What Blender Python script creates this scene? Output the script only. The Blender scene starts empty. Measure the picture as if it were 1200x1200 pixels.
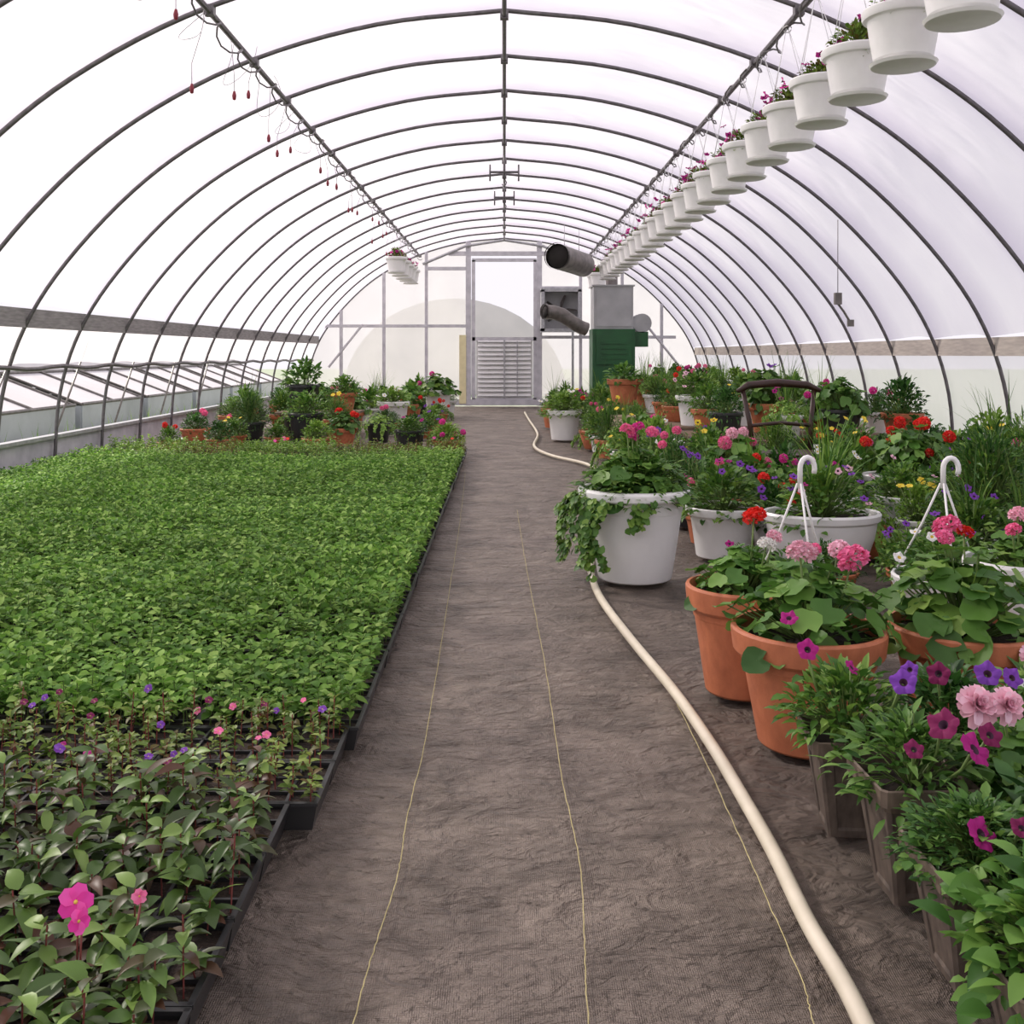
import bpy, math, random
from mathutils import Vector, Matrix, noise
sin,cos,pi=math.sin,math.cos,math.pi
SC=bpy.context.scene
COL=SC.collection
R0=random.Random(7)
try: SC.view_settings.view_transform='Standard'
except Exception: pass

# ------------------------------------------------------------------ materials
MATS={}
def _new(name):
    m=bpy.data.materials.new(name); m.use_nodes=True
    nt=m.node_tree; nt.nodes.clear()
    out=nt.nodes.new('ShaderNodeOutputMaterial')
    return m,nt,out
def c4(c): return (c[0],c[1],c[2],1)
def mat(name,col,col2=None,rough=.6,scale=8,bump=0,bscale=40,metal=0,stretch=(1,1,1),spec=.5,detail=4):
    if name in MATS: return MATS[name]
    m,nt,out=_new(name); N=nt.nodes; L=nt.links
    b=N.new('ShaderNodeBsdfPrincipled'); b.inputs['Roughness'].default_value=rough
    b.inputs['Metallic'].default_value=metal; b.inputs['Specular IOR Level'].default_value=spec
    tc=N.new('ShaderNodeTexCoord'); mp=N.new('ShaderNodeMapping'); mp.inputs['Scale'].default_value=stretch
    L.new(tc.outputs['Object'],mp.inputs['Vector'])
    nz=N.new('ShaderNodeTexNoise'); nz.inputs['Scale'].default_value=scale; nz.inputs['Detail'].default_value=detail
    L.new(mp.outputs[0],nz.inputs['Vector'])
    cr=N.new('ShaderNodeValToRGB'); cr.color_ramp.elements[0].position=.3; cr.color_ramp.elements[1].position=.7
    cr.color_ramp.elements[0].color=c4(col2 if col2 else [x*.85 for x in col]); cr.color_ramp.elements[1].color=c4(col)
    L.new(nz.outputs['Fac'],cr.inputs[0]); L.new(cr.outputs[0],b.inputs['Base Color'])
    if bump:
        n2=N.new('ShaderNodeTexNoise'); n2.inputs['Scale'].default_value=bscale; n2.inputs['Detail'].default_value=5
        L.new(mp.outputs[0],n2.inputs['Vector'])
        bp=N.new('ShaderNodeBump'); bp.inputs['Strength'].default_value=bump; bp.inputs['Distance'].default_value=.01
        L.new(n2.outputs['Fac'],bp.inputs['Height']); L.new(bp.outputs[0],b.inputs['Normal'])
    L.new(b.outputs[0],out.inputs[0]); MATS[name]=m; return m
def leafmat(name,cols,rough=.45,trans=.3,spec=.4,objvar=.35,gain=1.3):
    """colour picked per leaf (mesh island), brightness varied per object"""
    if name in MATS: return MATS[name]
    m,nt,out=_new(name); N=nt.nodes; L=nt.links
    g=N.new('ShaderNodeNewGeometry'); cr=N.new('ShaderNodeValToRGB')
    el=cr.color_ramp.elements
    while len(el)<len(cols): el.new(.5)
    for i,c in enumerate(cols):
        el[i].position=i/(len(cols)-1) if len(cols)>1 else 0; el[i].color=c4([min(.95,x*gain) for x in c])
    L.new(g.outputs['Random Per Island'],cr.inputs[0])
    oi=N.new('ShaderNodeObjectInfo'); mr=N.new('ShaderNodeMapRange'); mr.inputs['To Min'].default_value=1-objvar/2; mr.inputs['To Max'].default_value=1+objvar/2
    L.new(oi.outputs['Random'],mr.inputs['Value'])
    hs=N.new('ShaderNodeHueSaturation'); L.new(mr.outputs[0],hs.inputs['Value']); L.new(cr.outputs[0],hs.inputs['Color'])
    b=N.new('ShaderNodeBsdfPrincipled'); b.inputs['Roughness'].default_value=rough; b.inputs['Specular IOR Level'].default_value=spec
    t=N.new('ShaderNodeBsdfTranslucent'); mx=N.new('ShaderNodeMixShader'); mx.inputs[0].default_value=trans
    L.new(hs.outputs[0],b.inputs['Base Color']); L.new(hs.outputs[0],t.inputs['Color'])
    L.new(b.outputs[0],mx.inputs[1]); L.new(t.outputs[0],mx.inputs[2]); L.new(mx.outputs[0],out.inputs[0])
    MATS[name]=m; return m
def filmmat(name,col,col2,transp,bump=.4,diff=.3,bands=False):
    m,nt,out=_new(name); N=nt.nodes; L=nt.links
    tc=N.new('ShaderNodeTexCoord'); mp=N.new('ShaderNodeMapping'); mp.inputs['Scale'].default_value=(1,.8,1)
    L.new(tc.outputs['Object'],mp.inputs[0])
    nz=N.new('ShaderNodeTexNoise'); nz.inputs['Scale'].default_value=.8; nz.inputs['Detail'].default_value=4; nz.inputs['Roughness'].default_value=.5; nz.inputs['Distortion'].default_value=.3
    L.new(mp.outputs[0],nz.inputs['Vector'])
    cr=N.new('ShaderNodeValToRGB'); cr.color_ramp.elements[0].position=.3; cr.color_ramp.elements[1].position=.7
    cr.color_ramp.elements[0].color=c4(col2); cr.color_ramp.elements[1].color=c4(col)
    L.new(nz.outputs['Fac'],cr.inputs[0]); colout=cr.outputs[0]
    if bands:   # film colour darkens towards each hoop
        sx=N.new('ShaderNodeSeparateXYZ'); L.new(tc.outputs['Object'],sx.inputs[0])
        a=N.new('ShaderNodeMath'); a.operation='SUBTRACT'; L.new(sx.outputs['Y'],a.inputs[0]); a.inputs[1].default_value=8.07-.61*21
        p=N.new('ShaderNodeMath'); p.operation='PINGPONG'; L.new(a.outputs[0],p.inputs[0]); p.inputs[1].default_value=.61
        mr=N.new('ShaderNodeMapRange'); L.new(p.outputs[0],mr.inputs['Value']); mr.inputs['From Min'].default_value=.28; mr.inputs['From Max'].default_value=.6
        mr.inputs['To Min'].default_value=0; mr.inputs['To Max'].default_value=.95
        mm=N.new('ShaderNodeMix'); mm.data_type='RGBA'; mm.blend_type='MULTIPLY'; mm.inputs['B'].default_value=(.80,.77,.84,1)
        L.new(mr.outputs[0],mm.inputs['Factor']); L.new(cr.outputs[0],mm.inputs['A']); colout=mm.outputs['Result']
    mp2=N.new('ShaderNodeMapping'); mp2.inputs['Scale'].default_value=(1.0,2.6,1.0); mp2.inputs['Rotation'].default_value=(0,.2,.15); L.new(tc.outputs['Object'],mp2.inputs[0])
    n2=N.new('ShaderNodeTexNoise'); n2.inputs['Scale'].default_value=1.1; n2.inputs['Detail'].default_value=2; n2.inputs['Distortion'].default_value=.2
    L.new(mp2.outputs[0],n2.inputs['Vector'])
    bp=N.new('ShaderNodeBump'); bp.inputs['Strength'].default_value=bump; bp.inputs['Distance'].default_value=.12
    L.new(n2.outputs['Fac'],bp.inputs['Height'])
    t=N.new('ShaderNodeBsdfTranslucent'); d=N.new('ShaderNodeBsdfPrincipled'); d.inputs['Roughness'].default_value=.35
    L.new(colout,t.inputs[0]); L.new(colout,d.inputs['Base Color'])
    L.new(bp.outputs[0],t.inputs['Normal']); L.new(bp.outputs[0],d.inputs['Normal'])
    m1=N.new('ShaderNodeMixShader'); m1.inputs[0].default_value=diff; L.new(t.outputs[0],m1.inputs[1]); L.new(d.outputs[0],m1.inputs[2])
    tr=N.new('ShaderNodeBsdfTransparent'); L.new(colout,tr.inputs[0])
    m2=N.new('ShaderNodeMixShader'); m2.inputs[0].default_value=transp; L.new(m1.outputs[0],m2.inputs[1]); L.new(tr.outputs[0],m2.inputs[2])
    L.new(m2.outputs[0],out.inputs[0]); return m

M_film=filmmat('poly_film',(.97,.945,.97),(.87,.84,.895),.36,bump=.6,bands=True)
M_film2=filmmat('side_film',(.97,.95,.97),(.90,.88,.91),.34,bump=.4)
M_endfilm=filmmat('end_wall_film',(.88,.855,.86),(.76,.74,.76),.40,bump=.2)
M_hoop=mat('steel_hoop',(.17,.155,.165),(.10,.09,.095),rough=.45,scale=20,metal=.1)
M_steel=mat('galvanised_steel',(.50,.50,.52),(.34,.34,.36),rough=.45,scale=15,metal=.3)
M_boardL=mat('weathered_board',(.36,.335,.335),(.22,.205,.205),rough=.8,scale=6,stretch=(8,1,8))
M_boardR=mat('pale_board',(.60,.54,.49),(.44,.39,.36),rough=.8,scale=6,stretch=(8,1,8))
M_whitewood=mat('painted_timber',(.62,.60,.64),(.45,.44,.48),rough=.6,scale=6)
M_wood=mat('bench_wood',(.26,.18,.12),(.13,.09,.06),rough=.8,scale=10)
M_white=mat('white_plastic',(.88,.87,.86),(.82,.81,.80),rough=.35,scale=3)
M_terra=mat('terracotta_plastic',(.58,.19,.088),(.43,.13,.058),rough=.55,scale=5,bump=.1)
M_black=mat('black_plastic',(.035,.035,.036),(.02,.02,.022),rough=.4,scale=5)
M_dark=mat('taupe_grow_pot',(.15,.115,.092),(.065,.05,.041),rough=.5,scale=5)
M_rimb=mat('brown_pot_edge',(.19,.14,.105),(.10,.075,.055),rough=.6,scale=6)
M_beige=mat('beige_stoneware',(.62,.5,.36),(.48,.38,.26),rough=.6,scale=6)
M_soil=mat('potting_soil',(.055,.036,.026),(.018,.012,.01),rough=.95,scale=60,bump=.8,bscale=120)
M_hose=mat('cream_hose',(.74,.67,.53),(.62,.56,.43),rough=.45,scale=9)
M_string=mat('yellow_thread',(.6,.52,.25),(.42,.36,.17),rough=.8,scale=30)
M_green=mat('green_enamel',(.015,.11,.03),(.01,.07,.02),rough=.4,scale=3)
M_grey=mat('grey_cabinet',(.46,.46,.47),(.34,.34,.35),rough=.5,scale=3)
M_duct=mat('dull_duct_metal',(.24,.21,.2),(.12,.11,.10),rough=.45,scale=8,metal=.4)
M_inside=mat('duct_inside_shade',(.02,.017,.015),rough=.9)  # near-black, paints the shade inside the open ducts
M_brown=mat('dark_brown_wood',(.05,.018,.012),(.028,.012,.008),rough=.45,scale=12)
M_red=mat('red_weight',(.25,.02,.04),rough=.5)
M_yellowp=mat('yellowed_panel',(.82,.74,.45),(.72,.64,.38),rough=.6)
M_wire=mat('white_wire',(.8,.8,.82),rough=.5)
M_grass=mat('outdoor_grass',(.42,.46,.36),(.28,.34,.22),rough=.9,scale=2)
M_tun=mat('weathered_tunnel_film',(.72,.68,.70),(.62,.59,.61),rough=.6,scale=1)
M_slate=mat('bluish_glass_frame',(.46,.48,.52),(.34,.36,.39),rough=.4,scale=2)
M_stem=mat('plant_stem',(.16,.25,.06),(.10,.16,.04),rough=.6)
M_redstem=mat('reddish_stem',(.32,.08,.07),(.2,.05,.045),rough=.5)
L_seed=leafmat('seedling_leaf',[(.05,.125,.018),(.10,.21,.033),(.17,.31,.055),(.29,.43,.11)],rough=.65,objvar=.3,gain=1.25,spec=.22,trans=.35)
L_ger=leafmat('geranium_leaf',[(.035,.10,.018),(.08,.19,.03),(.17,.30,.06)],rough=.5,gain=1.15)
L_dark=leafmat('dark_leaf',[(.018,.055,.012),(.04,.115,.022),(.08,.18,.04)],rough=.45,gain=1.15)
L_bron=leafmat('bronze_leaf',[(.09,.033,.02),(.04,.06,.018),(.055,.11,.022),(.10,.18,.035),(.18,.28,.06)],rough=.42,trans=.15,gain=1.15)
L_light=leafmat('light_leaf',[(.08,.17,.02),(.15,.27,.04),(.26,.38,.08)],rough=.5)
L_mix=leafmat('mixed_leaf',[(.035,.10,.015),(.09,.20,.03),(.21,.33,.06)],rough=.5,gain=1.15)
L_olive=leafmat('olive_leaf',[(.11,.06,.018),(.07,.13,.02),(.14,.22,.035),(.24,.30,.07)],rough=.5)
PET={}
for nme,c in dict(pink=(.85,.17,.36),lightpink=(.92,.50,.60),red=(.72,.03,.02),magenta=(.40,.012,.20),violet=(.20,.05,.40),yellow=(.85,.6,.05),white=(.88,.84,.82),hotpink=(.74,.05,.36),plum=(.20,.01,.08)).items():
    PET[nme]=leafmat('petal_'+nme,[[x*.7 for x in c],c,[min(1,x*1.1+.06) for x in c]],rough=.6,trans=.3,spec=.2,objvar=.15,gain=1.12)
M_eye=mat('flower_eye',(.05,.01,.035),rough=.7)
M_eyey=mat('flower_centre_yellow',(.8,.6,.1),rough=.7)

def fabric():
    m,nt,out=_new('landscape_fabric'); N=nt.nodes; L=nt.links
    b=N.new('ShaderNodeBsdfPrincipled'); b.inputs['Roughness'].default_value=.5; b.inputs['Specular IOR Level'].default_value=.5
    tc=N.new('ShaderNodeTexCoord')
    def nz(scale,st,det=5,dist=0,rg=.5):
        mp=N.new('ShaderNodeMapping'); mp.inputs['Scale'].default_value=st; L.new(tc.outputs['Object'],mp.inputs[0])
        n=N.new('ShaderNodeTexNoise'); n.inputs['Scale'].default_value=scale; n.inputs['Detail'].default_value=det; n.inputs['Distortion'].default_value=dist; n.inputs['Roughness'].default_value=rg
        L.new(mp.outputs[0],n.inputs['Vector']); return n
    a=nz(3.0,(1,1.2,1),12,.5,.74); cr=N.new('ShaderNodeValToRGB'); e=cr.color_ramp.elements
    e[0].position=.32; e[0].color=(.105,.080,.062,1); e[1].position=.68; e[1].color=(.38,.305,.25,1)
    L.new(a.outputs[0],cr.inputs[0])
    sp=nz(40,(1,1,1),3); c2=N.new('ShaderNodeValToRGB'); c2.color_ramp.elements[0].position=.62; c2.color_ramp.elements[1].position=.70
    L.new(sp.outputs[0],c2.inputs[0])
    mx=N.new('ShaderNodeMix'); mx.data_type='RGBA'; mx.inputs['B'].default_value=(.06,.043,.03,1)
    mt=N.new('ShaderNodeMath'); mt.operation='MULTIPLY'; mt.inputs[1].default_value=.6; L.new(c2.outputs[0],mt.inputs[0])
    L.new(mt.outputs[0],mx.inputs['Factor']); L.new(cr.outputs[0],mx.inputs['A'])
    # fabric colour is darker under the pots than on the path
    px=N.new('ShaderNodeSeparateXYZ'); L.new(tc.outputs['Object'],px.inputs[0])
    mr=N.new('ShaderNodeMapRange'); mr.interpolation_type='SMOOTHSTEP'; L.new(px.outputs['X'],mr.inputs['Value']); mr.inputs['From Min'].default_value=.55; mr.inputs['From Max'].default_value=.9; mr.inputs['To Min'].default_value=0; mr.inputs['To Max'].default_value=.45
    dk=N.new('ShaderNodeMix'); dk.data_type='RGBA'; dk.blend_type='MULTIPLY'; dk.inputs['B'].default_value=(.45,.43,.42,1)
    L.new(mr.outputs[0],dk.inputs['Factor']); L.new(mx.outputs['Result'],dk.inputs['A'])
    L.new(dk.outputs['Result'],b.inputs['Base Color'])
    sx=N.new('ShaderNodeTexWave'); sx.wave_type='BANDS'; sx.bands_direction='X'; sx.inputs['Scale'].default_value=70; sx.inputs['Distortion'].default_value=1.5; L.new(tc.outputs['Object'],sx.inputs['Vector'])
    sy=N.new('ShaderNodeTexWave'); sy.wave_type='BANDS'; sy.bands_direction='Y'; sy.inputs['Scale'].default_value=70; sy.inputs['Distortion'].default_value=1.5; L.new(tc.outputs['Object'],sy.inputs['Vector'])
    wm=N.new('ShaderNodeMath'); wm.operation='ADD'; L.new(sx.outputs['Fac'],wm.inputs[0]); L.new(sy.outputs['Fac'],wm.inputs[1])
    w=nz(13,(1.0,1.5,1),5,1.4,.55); w2=nz(4,(1.0,1.6,1),4,1.6)
    a1=N.new('ShaderNodeMath'); a1.operation='MULTIPLY_ADD'; a1.inputs[1].default_value=1.8; L.new(w2.outputs[0],a1.inputs[0]); L.new(w.outputs[0],a1.inputs[2])
    ad=N.new('ShaderNodeMath'); ad.operation='MULTIPLY_ADD'; ad.inputs[1].default_value=.03; L.new(wm.outputs[0],ad.inputs[0]); L.new(a1.outputs[0],ad.inputs[2])
    bp=N.new('ShaderNodeBump'); bp.inputs['Strength'].default_value=1; bp.inputs['Distance'].default_value=.075
    L.new(ad.outputs[0],bp.inputs['Height']); L.new(bp.outputs[0],b.inputs['Normal'])
    L.new(b.outputs[0],out.inputs[0]); return m
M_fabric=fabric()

# ------------------------------------------------------------------ mesh builder
class MB:
    def __init__(s): s.v=[]; s.f=[]; s.m=[]
    def add(s,vs,fs,mi=0):
        o=len(s.v); s.v.extend([tuple(v) for v in vs]); s.f.extend([tuple(i+o for i in f) for f in fs]); s.m.extend([mi]*len(fs))
    def box(s,cx,cy,cz,sx,sy,sz,mi=0):
        x,y,z=sx/2,sy/2,sz/2
        vs=[(cx+a*x,cy+b*y,cz+c*z) for a in(-1,1) for b in(-1,1) for c in(-1,1)]
        s.add(vs,[(0,1,3,2),(4,6,7,5),(0,4,5,1),(2,3,7,6),(0,2,6,4),(1,5,7,3)],mi)
    def tube(s,pts,r,seg=8,mi=0,cap=True):
        pts=[Vector(p) for p in pts]; n=len(pts); vs=[]; up=None
        for i,p in enumerate(pts):
            t=(pts[min(i+1,n-1)]-pts[max(i-1,0)]).normalized()
            if up is None:
                up=Vector((0,0,1)) if abs(t.z)<.9 else Vector((1,0,0))
            a=t.cross(up)
            if a.length<1e-5: a=t.cross(Vector((0,1,0)))
            a.normalize(); b=a.cross(t).normalized(); up=b
            rr=r[i] if isinstance(r,(list,tuple)) else r
            for k in range(seg):
                an=2*pi*k/seg; vs.append(p+a*cos(an)*rr+b*sin(an)*rr)
        fs=[(i*seg+k,i*seg+(k+1)%seg,(i+1)*seg+(k+1)%seg,(i+1)*seg+k) for i in range(n-1) for k in range(seg)]
        if cap: fs+=[tuple(range(seg))[::-1],tuple((n-1)*seg+k for k in range(seg))]
        s.add(vs,fs,mi)
    def lathe(s,prof,seg=32,mi=0,shape=None,cx=0,cy=0):
        vs=[]
        for (r,z) in prof:
            for k in range(seg):
                a=2*pi*k/seg; q=shape(a,r,z) if shape else 1
                vs.append((cx+r*q*cos(a),cy+r*q*sin(a),z))
        fs=[(i*seg+k,i*seg+(k+1)%seg,(i+1)*seg+(k+1)%seg,(i+1)*seg+k) for i in range(len(prof)-1) for k in range(seg)]
        s.add(vs,fs,mi)
    def leaf(s,p,yaw,pitch,L,W,curl=.8,fold=.15,n=3,mi=0,roll=0,pr=0):
        c=Vector(p); vs=[]
        for i in range(n+1):
            t=i/n
            if pr==0: w=.12 if i==0 else max(.04,sin(pi*t**.75))
            elif pr==1: w=max(.05,(1-t)**.6)            # blade
            else: w=.35 if i==0 else (1.0 if i<n else .55)   # petal
            w*=W/2
            d=Vector((cos(pitch)*cos(yaw),cos(pitch)*sin(yaw),sin(pitch)))
            sd=Vector((-sin(yaw),cos(yaw),0)); up=Vector((-sin(pitch)*cos(yaw),-sin(pitch)*sin(yaw),cos(pitch)))
            sd2=sd*cos(roll)+up*sin(roll); up2=up*cos(roll)-sd*sin(roll)
            vs+= [c+sd2*w+up2*w*fold*2,c.copy(),c-sd2*w+up2*w*fold*2]
            c+=d*(L/n); pitch-=curl/n
        fs=[]
        for i in range(n):
            o=i*3; fs+=[(o,o+1,o+4,o+3),(o+1,o+2,o+5,o+4)]
        s.add(vs,fs,mi)
    def rleaf(s,p,nrm,r,rot=0,mi=0,n=14):
        nrm=Vector(nrm).normalized(); a=nrm.cross(Vector((0.1,.2,1)))
        if a.length<1e-3: a=Vector((1,0,0))
        a.normalize(); b=nrm.cross(a); p=Vector(p); vs=[p]
        for ring,(rr,h) in enumerate(((.55,.03),(1,.14))):
            for k in range(n):
                an=rot+2*pi*k/n; q=rr*r*(1+(.10*cos(3.5*2*pi*k/n*1.0) if ring else 0))
                if k==0: q*=.45
                hh=r*(h+(.10*cos(an*5) if ring else 0))
                vs.append(p+a*cos(an)*q+b*sin(an)*q+nrm*hh)
        fs=[(0,1+k,1+(k+1)%n) for k in range(n)]+[(1+k,1+n+k,1+n+(k+1)%n,1+(k+1)%n) for k in range(n)]
        s.add(vs,fs,mi)
    def mesh(s,name,mats,smooth=True):
        me=bpy.data.meshes.new(name); me.from_pydata(s.v,[],s.f)
        for m in mats: me.materials.append(m)
        me.polygons.foreach_set('material_index',s.m)
        me.polygons.foreach_set('use_smooth',[smooth]*len(s.f))
        me.update(); return me

def link(name,data,parent=None,loc=(0,0,0),rot=(0,0,0),scale=(1,1,1),label=None,cat=None,group=None,kind=None):
    o=bpy.data.objects.new(name,data); o.location=loc; o.rotation_euler=rot
    o.scale=scale if not isinstance(scale,(int,float)) else (scale,)*3
    if parent is not None: o.parent=parent
    if label: o['label']=label
    if cat: o['category']=cat
    if group: o['group']=group
    if kind: o['kind']=kind
    COL.objects.link(o); return o
def smooth_angle(me):
    try: me.set_sharp_from_angle(angle=math.radians(35))
    except Exception: pass
    return me

# ------------------------------------------------------------------ hoop profile
KP=[(0,3.91),(1.0,3.80),(1.96,3.53),(2.75,3.14),(3.37,2.68),(3.97,2.04),(4.35,1.45),(4.56,.8),(4.62,0)]
def cat(P,sub=5):
    out=[]; Q=[(2*P[0][0]-P[1][0],P[0][1]*2-P[1][1])]+P+[(2*P[-1][0]-P[-2][0],2*P[-1][1]-P[-2][1])]
    for i in range(1,len(Q)-2):
        a,b,c,d=Q[i-1:i+3]
        for k in range(sub):
            t=k/sub
            out.append(tuple(.5*((2*b[j])+(-a[j]+c[j])*t+(2*a[j]-5*b[j]+4*c[j]-d[j])*t*t+(-a[j]+3*b[j]-3*c[j]+d[j])*t**3) for j in(0,1)))
    out.append(P[-1]); return out
RP=cat(KP)                                  # right half from apex to foot
FULL=[(-x,z) for x,z in RP[::-1]]+RP[1:]
def arch_z(x):
    x=abs(x)
    for (a,za),(b,zb) in zip(RP,RP[1:]):
        if a<=x<=b: return za+(zb-za)*(x-a)/(b-a+1e-9)
    return 0
def arch_x(z):
    for (a,za),(b,zb) in zip(RP,RP[1:]):
        if zb<=z<=za: return a+(b-a)*(za-z)/(za-zb+1e-9)
    return 4.62
YB=23.93; SP=1.22
hy=[8.07+SP*k for k in range(-7,14)]        # hoop positions along the house
tn=[0]
def trim(name,mb,mats,label,smooth=True):
    return link(name,smooth_angle(mb.mesh(name,mats,smooth)),label=label,cat='greenhouse frame',kind='structure')
def trimn(mb,mats,label,smooth=True):
    tn[0]+=1; return trim('trim_%d'%tn[0],mb,mats,label,smooth)
hm=MB(); hm.tube([(x,0,z) for x,z in FULL],.0185,8); hme=hm.mesh('hoop',[M_hoop])
for y in hy:
    tn[0]+=1; link('trim_%d'%tn[0],hme,loc=(0,y,0),label='dark steel arched greenhouse hoop',cat='greenhouse frame',kind='structure',group='greenhouse hoops')
Y0,Y1=hy[0],YB+.03
for (x,z,r) in ((0,3.865,.018),(-1.97,3.49,.022),(1.97,3.49,.022)):
    m=MB(); m.tube([(x,Y0+(Y1-Y0)*k/20,z) for k in range(21)],r,8)
    for y in hy: m.box(x,y,z+.01,.065,.06,.07)
    trimn(m,[M_hoop],'dark steel lengthwise purlin pipe with clamps')
for sx in(-1,1):
    m=MB(); m.tube([(sx*1.97+.05*cos(k*.9),Y0+(Y1-Y0)*k/300,3.44+.05*sin(k*.9)-.025*sin(k*.21)) for k in range(301)],.007,5)
    trimn(m,[M_hoop],'thin cable wound along the purlin pipe')
m=MB(); m.box(-4.345,(Y0+Y1)/2,1.53,.02,Y1-Y0,.175); trimn(m,[M_boardL],'weathered grey timber hip board',False)
m=MB(); m.box(4.455,(Y0+Y1)/2,1.27,.02,Y1-Y0,.17); trimn(m,[M_boardR],'pale timber hip board',False)
for sx,n in((-1,'baseboard_left'),(1,'baseboard_right')):
    m=MB(); m.box(sx*4.68,(Y0+Y1)/2,.17,.05,Y1-Y0,.34)
    trim(n,m,[M_whitewood],'weathered pale timber baseboard',False)
m=MB(); m.box(-4.655,(Y0+Y1)/2,.355,.1,Y1-Y0,.035); trimn(m,[M_steel],'grey metal cap rail along the baseboard',False)
# film
def film(name,prof,label,mt=M_film):
    ys=[]
    for i in range(len(hy)-1):
        for k in range(10): ys.append(hy[i]+(hy[i+1]-hy[i])*k/10)
    ys.append(hy[-1]); m=MB(); vs=[]
    n=len(prof)
    nr=[]
    for i in range(n):
        a=prof[max(i-1,0)]; b=prof[min(i+1,n-1)]; dx,dz=b[0]-a[0],b[1]-a[1]; l=math.hypot(dx,dz)+1e-9
        nr.append((-dz/l,dx/l))
    for j,y in enumerate(ys):
        ph=((y-hy[0])/SP)%1; bl=.026+.08*sin(pi*ph)
        for i,(x,z) in enumerate(prof):
            q=bl+.03*noise.noise(Vector((x*1.4,y*1.8,z*1.4)))*sin(pi*ph)
            vs.append((x+nr[i][0]*q,y,z+nr[i][1]*q))
    fs=[(j*n+i,j*n+i+1,(j+1)*n+i+1,(j+1)*n+i) for j in range(len(ys)-1) for i in range(n-1)]
    m.add(vs,fs); o=link(name,m.mesh(name,[mt]),label=label,cat='greenhouse covering',kind='structure'); return o
fp=[p for p in FULL if (p[0]<0 and p[1]>1.64) or (p[0]>=0 and p[1]>1.38)]
fp=[(-arch_x(1.61),1.61)]+fp+[(arch_x(1.35),1.35)]
film('ceiling',fp,'white translucent polyethylene greenhouse roof film')
film('wall_right',[(arch_x(z),z) for z in (1.19,1.0,.8,.6,.4,.2,.05)],'white translucent film side wall',M_film2)
film('wall_left',[(-arch_x(z),z) for z in (1.08,1.26,1.45)],'rolled-up white film side curtain',M_film2)
m=MB(); m.tube([(-4.48,Y0+(Y1-Y0)*k/90,1.07+.014*sin(k*1.3)) for k in range(91)],.022,8); trimn(m,[M_hoop],'dark roll-up tube at the foot of the side curtain')

# ------------------------------------------------------------------ floor and outdoors
m=MB(); nx,ny=200,560; vs=[]
fy0,fy1=-.6,24.2
for j in range(ny+1):
    y=fy0+(fy1-fy0)*(j/ny)**1.5
    for i in range(nx+1):
        x=-4.66+9.32*i/nx
        a=1-abs(noise.noise(Vector((x*2.4+.5*y,y*3.0-.4*x,0))))*2.2
        b_=1-abs(noise.noise(Vector((x*5-.6*y,y*6.0,5))))*2.2
        rg=max(0,min(1,(x-.6)/.4))*max(0,min(1,(5-y)/2))
        h=(a*.38+b_*.38)*(1+2.4*rg)+noise.noise(Vector((x*5,y*6,3)))*.4
        vs.append((x,y,max(-.06,-.032+.012*h)))
m.add(vs,[(j*(nx+1)+i,j*(nx+1)+i+1,(j+1)*(nx+1)+i+1,(j+1)*(nx+1)+i) for j in range(ny) for i in range(nx)])
link('floor',m.mesh('floor',[M_fabric]),label='wrinkled brown-grey landscape fabric ground cover',cat='floor',kind='structure')
m=MB(); m.add([(-60,-10,-.1),(60,-10,-.1),(60,90,-.1),(-60,90,-.1)],[(0,1,2,3)])
link('outdoor_ground',m.mesh('ground',[M_grass]),label='pale grassy ground outside the greenhouse',cat='ground',kind='structure')
def cold_frame(y):
    e=link('cold_frame',None,loc=(-8.8,y,-.1),label='low grey cold frame with sloping glass lights',cat='cold frame',group='cold frames outside')
    m=MB()
    for sx in(-1,1): m.box(sx*1.4,0,.2,.05,3.0,.4)
    m.box(0,-1.5,.2,2.8,.05,.4); m.box(0,1.5,.2,2.8,.05,.4)
    link('frame_body',m.mesh('cf',[M_slate],False),e)
    m=MB(); m.add([(-1.4,-1.5,.41),(-1.4,1.5,.41),(0,1.5,.95),(0,-1.5,.95)],[(0,1,2,3)]); m.add([(1.4,-1.5,.41),(1.4,1.5,.41),(0,1.5,.95),(0,-1.5,.95)],[(0,1,2,3)])
    link('glass_light',m.mesh('cg',[M_tun],False),e)
    m=MB()
    for k in range(3): m.tube([(1.42,-1.5+1.5*k,.42),(0,-1.5+1.5*k,.97)],.022,5)
    m.tube([(0,-1.5,.97),(0,1.5,.97)],.03,5); m.tube([(1.42,-1.5,.43),(1.42,1.5,.43)],.03,5)
    link('glazing_bar',m.mesh('gb',[M_duct],False),e)
for k in range(8): cold_frame(9.5+3.3*k)
for k in range(7):   # slanted thin poles outside
    m=MB(); m.tube([(0,0,0),(.0,1.3,1.5)],.016,5)
    link('garden_pole',m.mesh('gp',[M_duct]),loc=(-6.3,7.6+2.2*k,-.1),label='thin slanted pole standing on the grass',cat='pole',group='slanted poles outside')
def tunnel(cx,y0,y1,rx,rz,lab):
    m=MB(); pf=[(cx+rx*cos(pi*k/20),rz*sin(pi*k/20)) for k in range(21)]
    vs=[(x,y,z-.1) for y in(y0,y1) for x,z in pf]
    m.add(vs,[(i,i+1,22+i,21+i) for i in range(20)]+[tuple(range(21)),tuple(range(41,20,-1))])
    link('polytunnel',smooth_angle(m.mesh('pt',[M_tun])),label=lab,cat='greenhouse')
tunnel(-16,14,50,3.2,2.3,'neighbouring pale polytunnel standing on the grass')
tunnel(-1.6,33,55,3.6,3.1,'pale rounded polytunnel standing beyond the end door')
r=random.Random(31)
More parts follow.
